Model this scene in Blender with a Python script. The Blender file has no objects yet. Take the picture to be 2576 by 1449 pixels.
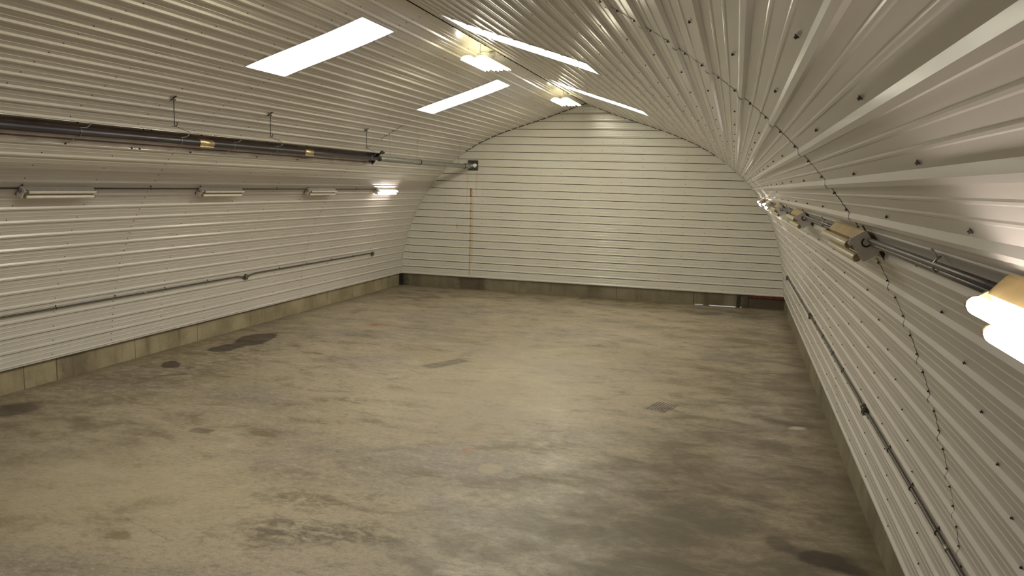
import bpy, bmesh, math, random
from mathutils import Vector, Matrix

random.seed(7)
C = bpy.context.scene.collection
PI = math.pi

# ------------------------------------------------------------------ camera
cam_d = bpy.data.cameras.new('camera')
cam = bpy.data.objects.new('camera', cam_d)
C.objects.link(cam)
cam_d.sensor_width = 36.0
cam_d.lens = 36.0 * 1963.876 / 2576.0
cam_d.clip_start = 0.05
cam_d.clip_end = 200
RX = Vector((0.9609729737045649, 0.2751414390104616, 0.02877728876489557))
DN = Vector((0.06379174908666885, -0.11917131707868837, -0.9908222897846991))
FW = Vector((-0.26918684321093633, 0.9539891958114532, -0.13207216859409712))
M = Matrix.Identity(4)
for i in range(3):
    M[i][0] = RX[i]
    M[i][1] = -DN[i]
    M[i][2] = -FW[i]
M[0][3], M[1][3], M[2][3] = 4.368863, -23.028672, 3.316654
cam.matrix_world = M
bpy.context.scene.camera = cam

# ------------------------------------------------------------------ world, exposure
sc = bpy.context.scene
sc.view_settings.view_transform = 'Standard'
sc.view_settings.look = 'None'
sc.view_settings.gamma = 1.0
sc.view_settings.exposure = 0.66
sc.view_settings.use_curve_mapping = False
sc.cycles.max_bounces = 7
sc.cycles.diffuse_bounces = 5
sc.cycles.glossy_bounces = 3
sc.cycles.transmission_bounces = 2
world = bpy.data.worlds.new('overcast_sky')
sc.world = world
world.use_nodes = True
wn = world.node_tree.nodes
wn['Background'].inputs[0].default_value = (0.96, 0.97, 1.0, 1)
wn['Background'].inputs[1].default_value = 0.9

SKY_E = 2.9       # daylight panels
LAMP_E = 74.0      # ridge lamp tubes
TUBE_E = 9.5      # lit wall tubes
SKY_C = (0.97, 0.95, 1.0)
LAMP_C = (1.0, 0.95, 0.72)
TUBE_C = (1.0, 0.88, 0.80)

# ------------------------------------------------------------------ materials
def srgb(r, g, b):
    f = lambda c: c / 12.92 if c <= 0.04045 else ((c + 0.055) / 1.055) ** 2.4
    return (f(r / 255), f(g / 255), f(b / 255), 1)


class NT:
    """small helper to write node graphs"""
    def __init__(self, name):
        self.m = bpy.data.materials.new(name)
        self.m.use_nodes = True
        self.t = self.m.node_tree
        self.t.nodes.clear()
        self.out = self.t.nodes.new('ShaderNodeOutputMaterial')

    def n(self, typ, **kw):
        nd = self.t.nodes.new(typ)
        for k, v in kw.items():
            setattr(nd, k, v)
        return nd

    def l(self, a, b):
        self.t.links.new(a, b)

    def put(self, sock, v):
        if isinstance(v, (int, float, tuple)):
            sock.default_value = v
        else:
            self.l(v, sock)

    def math(self, op, a, b=0.0, c=None, clamp=False):
        nd = self.n('ShaderNodeMath', operation=op, use_clamp=clamp)
        self.put(nd.inputs[0], a)
        self.put(nd.inputs[1], b)
        if c is not None:
            self.put(nd.inputs[2], c)
        return nd.outputs[0]

    def mix(self, fac, a, b, mode='MIX'):
        nd = self.n('ShaderNodeMix', data_type='RGBA', blend_type=mode)
        self.put(nd.inputs[0], fac)
        self.put(nd.inputs[6], a)
        self.put(nd.inputs[7], b)
        return nd.outputs[2]

    def rng(self, v, a, b, c=0.0, d=1.0, smooth=True):
        nd = self.n('ShaderNodeMapRange', interpolation_type='SMOOTHSTEP' if smooth else 'LINEAR')
        nd.clamp = True if not smooth else nd.clamp
        self.put(nd.inputs[0], v)
        for i, x in enumerate((a, b, c, d)):
            nd.inputs[1 + i].default_value = x
        return nd.outputs[0]

    def noise(self, vec, scale, detail=4.0, rough=0.55, dist=0.0):
        nd = self.n('ShaderNodeTexNoise')
        self.l(vec, nd.inputs['Vector'])
        nd.inputs['Scale'].default_value = scale
        nd.inputs['Detail'].default_value = detail
        nd.inputs['Roughness'].default_value = rough
        nd.inputs['Distortion'].default_value = dist
        return nd

    def coords(self):
        return self.n('ShaderNodeTexCoord').outputs['Object']

    def mapping(self, vec, loc=(0, 0, 0), rot=(0, 0, 0), scale=(1, 1, 1), typ='POINT'):
        nd = self.n('ShaderNodeMapping', vector_type=typ)
        self.l(vec, nd.inputs[0])
        nd.inputs[1].default_value = loc
        nd.inputs[2].default_value = rot
        nd.inputs[3].default_value = scale
        return nd.outputs[0]

    def length(self, vec):
        nd = self.n('ShaderNodeVectorMath', operation='LENGTH')
        self.l(vec, nd.inputs[0])
        return nd.outputs['Value']

    def bsdf(self, **kw):
        b = self.n('ShaderNodeBsdfPrincipled')
        for k, v in kw.items():
            self.put(b.inputs[k.replace('_', ' ')], v)
        self.l(b.outputs[0], self.out.inputs[0])
        return b

    def bump(self, h, strength=0.2, dist=0.01):
        b = self.n('ShaderNodeBump')
        self.l(h, b.inputs['Height'])
        b.inputs['Strength'].default_value = strength
        b.inputs['Distance'].default_value = dist
        return b.outputs[0]


def simple(name, col, rough=0.5, metal=0.0, var=0.12, scale=9.0, spec=0.5):
    """painted or metal surface with slight mottling"""
    t = NT(name)
    nz = t.noise(t.coords(), scale, 5)
    k = t.rng(nz.outputs[0], 0.3, 0.7)
    c2 = tuple(c * (1 - var) for c in col[:3]) + (1,)
    c = t.mix(k, c2, col)
    b = t.bsdf(Base_Color=c, Roughness=rough, Metallic=metal)
    b.inputs['Specular IOR Level'].default_value = spec
    return t.m


def emit(name, col, e):
    t = NT(name)
    em = t.n('ShaderNodeEmission')
    em.inputs[0].default_value = col + (1,)
    em.inputs[1].default_value = e
    t.l(em.outputs[0], t.out.inputs[0])
    return t.m


def sheet_material(name, rust=None, base=(0.67, 0.637, 0.587, 1), gloss=0.27):
    """white baked enamel on ribbed steel, light dust and optional rust runs"""
    t = NT(name)
    co = t.coords()
    big = t.noise(co, 0.7, 3)
    speck = t.noise(co, 60.0, 1, 0.4)
    c = t.mix(t.rng(big.outputs[0], 0.35, 0.65), base, tuple(x * 0.97 for x in base[:3]) + (1,))
    sp = t.rng(speck.outputs[0], 0.80, 0.84)
    c = t.mix(t.math('MULTIPLY', sp, 0.35), c, (0.2, 0.14, 0.07, 1))
    if rust:
        c = rust(t, co, c)
    r = gloss
    wav = t.noise(t.mapping(co, scale=(1.0, 1.0, 1.0)), 2.2, 1)
    b = t.bsdf(Base_Color=c, Roughness=r, Metallic=0.0)
    b.inputs['Specular IOR Level'].default_value = 0.8
    b.inputs['IOR'].default_value = 1.5
    t.l(t.bump(wav.outputs[0], 0.12, 0.02), b.inputs['Normal'])
    return t.m


def rust_end(t, co, c):
    sep = t.n('ShaderNodeSeparateXYZ')
    t.l(co, sep.inputs[0])
    x, z = sep.outputs[0], sep.outputs[2]
    nz = t.noise(t.mapping(co, scale=(30, 1, 2.0)), 1.0, 4)
    wob = t.math('MULTIPLY_ADD', nz.outputs[0], 0.03, -0.015)

    def streak(cx, w, z0, z1, amt, cc, col):
        d = t.math('ABSOLUTE', t.math('ADD', t.math('SUBTRACT', x, cx), wob))
        mx = t.rng(d, w * 0.3, w, 1.0, 0.0)
        mz = t.math('MULTIPLY', t.rng(z, z0, z0 + 0.04, 0, 1), t.rng(z, z1 - 0.03, z1, 1, 0))
        m = t.math('MULTIPLY', t.math('MULTIPLY', mx, mz), amt)
        return t.mix(m, cc, col)
    org = (0.52, 0.25, 0.03, 1)
    dk = (0.32, 0.12, 0.01, 1)
    c = streak(-3.53, 0.035, 0.43, 2.92, 0.5, c, org)
    c = streak(-3.47, 0.05, 0.8, 3.1, 0.22, c, (0.45, 0.28, 0.08, 1))
    c = streak(-3.66, 0.06, 2.6, 3.68, 0.16, c, (0.45, 0.3, 0.1, 1))
    c = streak(-3.36, 0.05, 2.9, 3.68, 0.20, c, (0.45, 0.3, 0.1, 1))
    c = streak(-3.53, 0.05, 2.87, 3.16, 0.9, c, org)
    c = streak(-3.55, 0.022, 2.87, 3.16, 0.8, c, dk)
    c = streak(-3.97, 0.05, 1.86, 2.06, 0.35, c, org)
    for k in range(2, 12):
        zc = 0.395 + 0.2286 * k
        c = streak(-3.53, 0.045, zc - 0.035, zc + 0.03, 0.75, c, dk if k > 6 else org)
    return c


def rust_lap(t, co, c):
    sep = t.n('ShaderNodeSeparateXYZ')
    t.l(co, sep.inputs[0])
    x, y = sep.outputs[0], sep.outputs[1]
    nz = t.noise(co, 9.0, 4)
    d = t.math('ABSOLUTE', t.math('ADD', y, 6.0))
    m = t.math('MULTIPLY', t.rng(d, 0.015, 0.045, 1, 0),
               t.math('MULTIPLY', t.rng(x, -3.85, -3.6, 0, 1), t.rng(x, -3.25, -3.05, 1, 0)))
    m = t.math('MULTIPLY', m, t.rng(nz.outputs[0], 0.3, 0.6, 0.35, 1))
    return t.mix(m, c, (0.24, 0.10, 0.03, 1))


M_sheet = sheet_material('white_ribbed_steel')
M_sheet_roof = sheet_material('white_ribbed_steel_roof', rust_lap, gloss=0.24)
M_sheet_end = sheet_material('white_ribbed_steel_end', rust_end, (0.76, 0.74, 0.665, 1))  # same steel as the sides; paler base stands in for stronger light
M_trim = simple('white_trim_metal', (0.66, 0.64, 0.60, 1), 0.35)
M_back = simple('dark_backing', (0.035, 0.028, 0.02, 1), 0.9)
M_foam = simple('dark_foam_closure', (0.07, 0.05, 0.025, 1), 0.95, scale=40, var=0.5)
M_galv = simple('galvanised_steel', (0.42, 0.43, 0.41, 1), 0.38, 0.85, var=0.35, scale=22)
M_conduit = simple('conduit_steel', (0.14, 0.13, 0.125, 1), 0.42, 0.7, var=0.25, scale=14)
M_screw = simple('screw_steel', (0.11, 0.09, 0.075, 1), 0.45, 0.5, var=0.4, scale=60)
M_rod = simple('dark_rod_steel', (0.055, 0.045, 0.04, 1), 0.5, 0.6)
M_box = simple('outlet_box_steel', (0.17, 0.16, 0.13, 1), 0.4, 0.75, var=0.4, scale=30)
M_boxpale = simple('outlet_cover_steel', (0.42, 0.41, 0.36, 1), 0.35, 0.7, var=0.3, scale=30)  # paler steel for cover plates and couplings
M_yellow = simple('yellowed_enamel', (0.52, 0.38, 0.16, 1), 0.5, var=0.22, scale=7)
M_plate = simple('grey_white_end_plate', (0.78, 0.76, 0.72, 1), 0.5, var=0.1)
M_tubeoff = simple('dusty_cream_tube', (0.66, 0.57, 0.40, 1), 0.3, var=0.12, scale=5)
M_tubeleft = simple('cream_white_tube', (0.84, 0.79, 0.70, 1), 0.3, var=0.06, scale=5)
M_creamhouse = simple('cream_housing', (0.64, 0.59, 0.50, 1), 0.5, var=0.12)
M_socket = simple('aged_brass_socket', (0.42, 0.33, 0.17, 1), 0.4, 0.3, var=0.4, scale=40)
M_refl = simple('dark_heat_tinted_reflector', (0.55, 0.47, 0.41, 1), 0.30, 0.65, var=0.3, scale=3)
M_reflend = simple('black_end_piece', (0.03, 0.025, 0.02, 1), 0.5)
M_alu = simple('pale_gold_aluminium', (0.72, 0.58, 0.34, 1), 0.35, 0.9, var=0.2, scale=20)
M_plate_dk = simple('dark_galvanised_plate', (0.13, 0.13, 0.125, 1), 0.45, 0.6, var=0.4, scale=15)
M_cap = simple('bright_steel_cap', (0.8, 0.8, 0.78, 1), 0.18, 1.0, var=0.1)
M_whiterod = simple('white_painted_rod', (0.55, 0.54, 0.50, 1), 0.5)
M_redwood = simple('red_painted_board', (0.20, 0.035, 0.02, 1), 0.7, var=0.6, scale=12)
M_post = simple('dark_steel_post', (0.05, 0.045, 0.035, 1), 0.6, 0.2, var=0.5, scale=20)
M_ground = simple('pale_gravel_ground', (0.7, 0.68, 0.63, 1), 0.9, var=0.3, scale=30)
M_sky = emit('daylight_panel', SKY_C, SKY_E)
M_lamp = emit('lit_lamp_tube', LAMP_C, LAMP_E)
M_tubeon = emit('lit_wall_tube', TUBE_C, TUBE_E)

# translucent white lamp reflector: some lamp light passes up to the ceiling
t = NT('white_lamp_reflector')
d1 = t.n('ShaderNodeBsdfDiffuse'); d1.inputs[0].default_value = (0.85, 0.83, 0.76, 1)
d2 = t.n('ShaderNodeBsdfTranslucent'); d2.inputs[0].default_value = (0.9, 0.88, 0.80, 1)
mx = t.n('ShaderNodeMixShader'); mx.inputs[0].default_value = 0.45
t.l(d1.outputs[0], mx.inputs[1]); t.l(d2.outputs[0], mx.inputs[2]); t.l(mx.outputs[0], t.out.inputs[0])
M_lampshade = t.m

# heater tube: dark violet-grey, heat scale with rust towards the burner end
t = NT('dark_heater_tube')
co = t.coords()
sep = t.n('ShaderNodeSeparateXYZ'); t.l(co, sep.inputs[0])
nz = t.noise(t.mapping(co, scale=(8, 1.2, 8)), 1.0, 4)
c = t.mix(t.rng(nz.outputs[0], 0.3, 0.7), (0.10, 0.08, 0.095, 1), (0.19, 0.155, 0.18, 1))
hot = t.math('MULTIPLY', t.rng(sep.outputs[1], -15.6, -15.0, 1, 0), t.rng(nz.outputs[0], 0.35, 0.6, 0.1, 0.8))
c = t.mix(hot, c, (0.20, 0.075, 0.03, 1))
cold = t.rng(sep.outputs[1], -9.6, -9.4, 0, 0.75)
c = t.mix(cold, c, (0.02, 0.02, 0.022, 1))
b = t.bsdf(Base_Color=c, Roughness=0.38, Metallic=0.4)
M_heattube = t.m


# ---- poured concrete curb
def curb_material(name, joints, axis, dark=None, light=1.0):
    t = NT(name)
    co = t.coords()
    sep = t.n('ShaderNodeSeparateXYZ'); t.l(co, sep.inputs[0])
    big = t.noise(co, 1.3, 5, 0.6)
    fine = t.noise(co, 12.0, 6, 0.7)
    drips = t.noise(t.mapping(co, scale=(5, 5, 0.8)), 1.0, 5, 0.6)
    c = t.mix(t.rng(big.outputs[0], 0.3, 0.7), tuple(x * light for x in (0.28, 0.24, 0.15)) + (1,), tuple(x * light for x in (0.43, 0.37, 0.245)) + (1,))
    c = t.mix(t.math('MULTIPLY', t.rng(drips.outputs[0], 0.5, 0.75), 0.5), c, (0.11, 0.085, 0.05, 1))
    c = t.mix(t.math('MULTIPLY', t.rng(fine.outputs[0], 0.55, 0.8), 0.45), c, (0.13, 0.105, 0.065, 1))
    a = sep.outputs[axis]
    for j, (p, w) in enumerate(joints):
        d = t.math('ABSOLUTE', t.math('SUBTRACT', a, p))
        c = t.mix(t.math('MULTIPLY', t.rng(d, w * 0.3, w, 1, 0), 0.75), c, (0.07, 0.05, 0.03, 1))
    if dark:
        for (p0, p1, amt) in dark:
            wob = t.math('MULTIPLY_ADD', fine.outputs[0], 0.5, -0.25)
            aa = t.math('ADD', a, wob)
            m = t.math('MULTIPLY', t.rng(aa, p0 - 0.1, p0 + 0.1, 0, 1), t.rng(aa, p1 - 0.1, p1 + 0.1, 1, 0))
            c = t.mix(t.math('MULTIPLY', m, amt), c, (0.05, 0.035, 0.025, 1))
    b = t.bsdf(Base_Color=c, Roughness=0.85)
    t.l(t.bump(fine.outputs[0], 0.5, 0.01), b.inputs['Normal'])
    return t.m


M_curbL = curb_material('poured_concrete_left', [(-13.9, .012), (-13.3, .02), (-9.9, .01), (-7.1, .012), (-5.6, .01), (-11.6, .01), (-3.0, .01)], 1, [(-13.2, -12.7, 0.4)])
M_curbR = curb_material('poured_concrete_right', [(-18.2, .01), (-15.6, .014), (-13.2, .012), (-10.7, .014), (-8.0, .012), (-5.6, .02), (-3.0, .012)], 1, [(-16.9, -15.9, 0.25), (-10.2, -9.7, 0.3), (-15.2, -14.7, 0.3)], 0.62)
M_curbB = curb_material('poured_concrete_back', [(3.35, .02), (-0.9, .012), (1.1, .015), (-3.2, .012), (-2.1, .008)], 0,
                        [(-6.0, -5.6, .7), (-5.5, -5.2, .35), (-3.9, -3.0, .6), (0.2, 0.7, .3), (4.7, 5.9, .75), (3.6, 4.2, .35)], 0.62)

# ---- floor slab
t = NT('stained_concrete_slab')
co = t.coords()
warp = t.noise(co, 1.7, 5, 0.6)
wv = t.n('ShaderNodeVectorMath', operation='MULTIPLY_ADD')
t.l(warp.outputs['Color'], wv.inputs[0]); wv.inputs[1].default_value = (0.5, 0.5, 0); wv.inputs[2].default_value = (-0.25, -0.25, 0)
wadd = t.n('ShaderNodeVectorMath', operation='ADD'); t.l(co, wadd.inputs[0]); t.l(wv.outputs[0], wadd.inputs[1])
wco = wadd.outputs[0]
st = t.mapping(co, rot=(0, 0, -0.12), scale=(0.62, 1.0, 1.0))
n_big = t.noise(st, 0.34, 3, 0.5)
n_mid = t.noise(st, 1.9, 8, 0.70, 0.3)
n_sm = t.noise(st, 8.0, 8, 0.75, 0.3)
n_fine = t.noise(co, 55.0, 5, 0.75)
n_grey = t.noise(t.mapping(st, loc=(7, 3, 0)), 0.55, 5, 0.6)
tan = (0.345, 0.290, 0.195, 1)
pale = (0.45, 0.39, 0.28, 1)
brown = (0.155, 0.120, 0.072, 1)
grey = (0.27, 0.238, 0.205, 1)
c = t.mix(t.rng(n_big.outputs[0], 0.36, 0.64), tan, pale)
c = t.mix(t.rng(n_grey.outputs[0], 0.45, 0.65, 0, 0.75), c, grey)
c = t.mix(t.rng(n_mid.outputs[0], 0.50, 0.70, 0, 0.85), c, brown)
c = t.mix(t.rng(n_mid.outputs[0], 0.28, 0.46, 0.65, 0), c, (0.56, 0.485, 0.34, 1))
c = t.mix(t.rng(n_sm.outputs[0], 0.52, 0.68, 0, 0.6), c, (0.16, 0.13, 0.085, 1))
c = t.mix(t.rng(n_sm.outputs[0], 0.30, 0.47, 0.55, 0), c, (0.58, 0.50, 0.36, 1))
c = t.mix(t.rng(n_fine.outputs[0], 0.50, 0.66, 0, 0.5), c, (0.14, 0.11, 0.075, 1))
n_grit = t.noise(st, 22.0, 5, 0.7)
c = t.mix(t.rng(n_grit.outputs[0], 0.50, 0.66, 0, 0.4), c, (0.15, 0.12, 0.08, 1))
c = t.mix(t.rng(n_grit.outputs[0], 0.34, 0.48, 0.3, 0), c, (0.60, 0.52, 0.38, 1))


def stain(cx, cy, rx, ry, col, amt, rot=0.0, soft=0.5, wob=1.0, tex=None):
    """a soiled patch of its own outline"""
    global c
    base = wco if wob else co
    m = t.mapping(base, loc=(cx, cy, 0), rot=(0, 0, rot), scale=(rx, ry, 1), typ='TEXTURE')
    m2 = t.mapping(m, scale=(1, 1, 0))
    d = t.length(m2)
    k = t.rng(d, 1.0 - soft, 1.0 + soft * 0.3, 1, 0)
    k = t.math('MULTIPLY', k, amt)
    if tex is not None:
        k = t.math('MULTIPLY', k, tex)
    c = t.mix(k, c, col)


OIL = (0.040, 0.024, 0.015, 1)
OLIVE = (0.17, 0.135, 0.07, 1)
patch = t.rng(n_sm.outputs[0], 0.40, 0.60, 0.08, 1)
patch2 = t.rng(n_mid.outputs[0], 0.4, 0.6, 0.3, 1)
# broad worn and soiled zones
stain(-4.8, -11.5, 1.5, 5.0, (0.16, 0.125, 0.08, 1), 0.75, 0.05, 0.7, 1, patch)
stain(-4.3, -15.4, 2.4, 1.6, (0.15, 0.12, 0.075, 1), 0.65, 0, 0.7, 1, patch2)
stain(-4.4, -2.0, 1.6, 1.6, (0.12, 0.09, 0.06, 1), 0.7, -0.2, 0.6, 1, patch2)
stain(-2.6, -3.2, 1.7, 0.9, (0.14, 0.11, 0.07, 1), 0.5, 0.2, 0.6, 1, patch)
stain(4.6, -1.3, 1.6, 0.9, (0.085, 0.07, 0.04, 1), 0.75, 0.1, 0.6, 1, patch2)
stain(1.0, -0.9, 4.6, 1.2, (0.13, 0.105, 0.055, 1), 0.7, 0, 0.6, 1, patch2)
stain(5.0, -8.5, 1.7, 7.0, (0.15, 0.12, 0.075, 1), 0.75, 0, 0.8, 1, patch2)
stain(4.7, -15.0, 2.2, 4.0, (0.14, 0.112, 0.075, 1), 0.85, 0, 0.7, 1, patch2)
stain(3.2, -16.6, 2.4, 2.4, (0.17, 0.145, 0.105, 1), 0.65, 0, 0.7, 1, patch2)
stain(1.0, -10.5, 2.6, 3.8, (0.50, 0.43, 0.30, 1), 0.40, 0, 0.8, 1)
stain(-1.8, -16.6, 2.2, 1.6, (0.46, 0.39, 0.25, 1), 0.35, 0, 0.8, 1)
# oil spots along the left side
stain(-4.95, -9.25, 0.38, 0.66, OIL, 0.92, 0.1, 0.15)
stain(-4.97, -10.2, 0.27, 0.46, OIL, 0.92, 0.05, 0.15)
stain(-4.98, -11.72, 0.18, 0.28, OIL, 0.92, 0.3, 0.15)
stain(-4.55, -11.8, 0.12, 0.14, OIL, 0.6, 0.3, 0.35)
stain(-4.45, -12.35, 0.3, 0.09, OIL, 0.45, 0.6, 0.4)
stain(-5.15, -14.8, 0.34, 0.42, OIL, 0.75, 0.0, 0.35)
stain(-3.2, -9.95, 0.28, 0.10, OLIVE, 0.75, -0.1, 0.4)
stain(-3.5, -10.9, 0.40, 0.08, OLIVE, 0.55, 0.0, 0.5)
stain(-1.38, -14.5, 0.30, 0.10, OLIVE, 0.85, 0.05, 0.5)
stain(-1.75, -14.3, 0.12, 0.09, OLIVE, 0.5, 0.3, 0.5)
stain(4.1, -8.45, 0.35, 0.16, OLIVE, 0.5, 0.2, 0.5)
stain(4.55, -8.75, 0.35, 0.14, OLIVE, 0.6, -0.1, 0.5)
# rust marks
stain(-3.42, -6.8, 0.45, 0.38, (0.30, 0.15, 0.06, 1), 0.45, 0, 0.8)
stain(-3.44, -6.85, 0.14, 0.16, (0.24, 0.09, 0.02, 1), 0.75, 0, 0.5)
stain(1.35, -14.1, 0.12, 0.08, (0.42, 0.19, 0.08, 1), 0.5, 0.5, 0.6)
stain(1.25, -13.5, 0.16, 0.10, (0.42, 0.22, 0.10, 1), 0.35, 0.2, 0.6)
# dark broken patches in the foreground
stain(0.25, -16.1, 0.62, 0.30, (0.15, 0.125, 0.065, 1), 0.8, 0.15, 0.7, 1, patch)
stain(0.55, -16.85, 0.75, 0.34, (0.12, 0.10, 0.065, 1), 0.9, 0.15, 0.6, 1, patch)
stain(1.2, -16.65, 0.55, 0.30, (0.12, 0.10, 0.06, 1), 0.85, -0.2, 0.6, 1, patch)
stain(-0.2, -15.6, 0.7, 0.25, (0.17, 0.145, 0.10, 1), 0.6, 0.1, 0.7, 1, patch)
stain(2.05, -13.6, 0.55, 0.38, (0.18, 0.15, 0.085, 1), 0.75, 0.1, 0.6, 1, patch)
stain(2.3, -15.2, 1.1, 0.5, (0.20, 0.17, 0.12, 1), 0.6, 0.0, 0.7, 1, patch)
stain(-0.95, -17.45, 0.16, 0.10, OLIVE, 0.7, 0, 0.5)
stain(3.4, -15.6, 1.2, 0.12, (0.15, 0.12, 0.07, 1), 0.5, -0.15, 0.7)
# oil in the near right corner
stain(5.35, -15.72, 0.36, 0.20, OIL, 0.9, 0.15, 0.45)
stain(5.55, -15.85, 0.24, 0.14, (0.03, 0.02, 0.015, 1), 0.85, 0.1, 0.5)
stain(4.95, -15.6, 0.16, 0.20, OIL, 0.6, 0.2, 0.5)
stain(5.4, -11.0, 0.14, 0.7, OIL, 0.4, 0.2, 0.6)
stain(5.1, -11.3, 0.5, 0.12, OIL, 0.4, -0.5, 0.5)
stain(5.37, -11.6, 0.13, 0.07, (0.62, 0.56, 0.46, 1), 0.8, 0.1, 0.5)
stain(1.8, -14.62, 0.17, 0.17, (0.44, 0.38, 0.26, 1), 0.6, 0, 0.25, 0)
stain(3.6, -7.2, 0.35, 0.25, (0.45, 0.39, 0.27, 1), 0.35, 0, 0.5)
# dirt along the walls
sepf = t.n('ShaderNodeSeparateXYZ'); t.l(wco, sepf.inputs[0])
edge = t.math('MAXIMUM', t.math('MAXIMUM', t.rng(sepf.outputs[0], 5.3, 5.95, 0, 1), t.rng(sepf.outputs[0], -5.5, -5.9, 0, 1)), t.rng(sepf.outputs[1], -0.55, 0.0, 0, 1))
c = t.mix(t.math('MULTIPLY', edge, 0.5), c, (0.13, 0.10, 0.055, 1))


def scuff(cx, cy, rx, ry, rot, stripe_rot, scale, amt):
    """rubber scuff: a rectangle of short parallel strokes"""
    global c
    m = t.mapping(co, loc=(cx, cy, 0), rot=(0, 0, rot), scale=(rx, ry, 1), typ='TEXTURE')
    s = t.n('ShaderNodeSeparateXYZ'); t.l(m, s.inputs[0])
    k = t.math('MULTIPLY', t.rng(t.math('ABSOLUTE', s.outputs[0]), 0.75, 1.0, 1, 0), t.rng(t.math('ABSOLUTE', s.outputs[1]), 0.75, 1.0, 1, 0))
    w = t.n('ShaderNodeTexWave', bands_direction='X')
    t.l(t.mapping(co, rot=(0, 0, stripe_rot)), w.inputs[0])
    w.inputs['Scale'].default_value = scale
    w.inputs['Distortion'].default_value = 1.5
    w.inputs['Detail'].default_value = 2
    k = t.math('MULTIPLY', k, t.rng(w.outputs[1], 0.3, 0.6, 0.2, 1))
    k = t.math('MULTIPLY', k, t.rng(n_sm.outputs[0], 0.35, 0.55, 0.5, 1))
    c = t.mix(t.math('MULTIPLY', k, amt), c, (0.05, 0.042, 0.035, 1))


scuff(3.47, -11.22, 0.20, 0.30, -0.35, 0.25, 7.0, 1.0)
scuff(3.62, -10.45, 0.12, 0.22, 0.2, 0.9, 7.0, 0.35)
scuff(-0.60, -9.8, 0.18, 0.55, -0.5, 0.45, 7.5, 0.95)
scuff(-2.16, -14.62, 0.17, 0.10, 0.05, -0.2, 12.0, 0.95)


def crack(x0, y0, x1, y1, w, amt):
    global c
    L = math.hypot(x1 - x0, y1 - y0)
    m = t.mapping(wco, loc=((x0 + x1) / 2, (y0 + y1) / 2, 0), rot=(0, 0, math.atan2(y1 - y0, x1 - x0)), scale=(L / 2, w, 1), typ='TEXTURE')
    s = t.n('ShaderNodeSeparateXYZ'); t.l(m, s.inputs[0])
    k = t.math('MULTIPLY', t.rng(t.math('ABSOLUTE', s.outputs[0]), 0.8, 1.0, 1, 0), t.rng(t.math('ABSOLUTE', s.outputs[1]), 0.3, 1.0, 1, 0))
    c = t.mix(t.math('MULTIPLY', k, amt), c, (0.12, 0.09, 0.06, 1))


crack(-1.2, -17.05, -0.4, -17.3, 0.010, 0.5)
crack(-1.1, -12.7, 0.75, -12.95, 0.010, 0.35)
crack(2.1, -16.5, 2.6, -15.2, 0.008, 0.35)
for gx in (3.98, 4.10, 4.22):
    crack(gx, -15.36, gx + 0.03, -15.08, 0.008, 0.35)
crack(3.95, -15.36, 4.28, -15.40, 0.008, 0.3)
crack(3.98, -15.08, 4.30, -15.11, 0.008, 0.3)
crack(-0.25, -16.2, -0.05, -15.6, 0.008, 0.3)
rgh = t.rng(n_mid.outputs[0], 0.3, 0.7, 0.29, 0.50)
rgh = t.math('ADD', rgh, t.math('MULTIPLY', n_sm.outputs[0], 0.06))
b = t.bsdf(Base_Color=c, Roughness=rgh)
b.inputs['Specular IOR Level'].default_value = 0.5
hh = t.math('ADD', t.math('MULTIPLY', n_sm.outputs[0], 0.6), t.math('MULTIPLY', n_fine.outputs[0], 0.25))
t.l(t.bump(hh, 0.16, 0.010), b.inputs['Normal'])
M_floor = t.m


# ------------------------------------------------------------------ object helpers
def tag(o, label=None, cat=None, group=None, kind=None):
    if label: o['label'] = label
    if cat: o['category'] = cat
    if group: o['group'] = group
    if kind: o['kind'] = kind
    return o


def empty(name, loc, label, cat, group=None):
    o = bpy.data.objects.new(name, None)
    o.empty_display_size = 0.1
    C.objects.link(o)
    o.location = loc
    return tag(o, label, cat, group)


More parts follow.
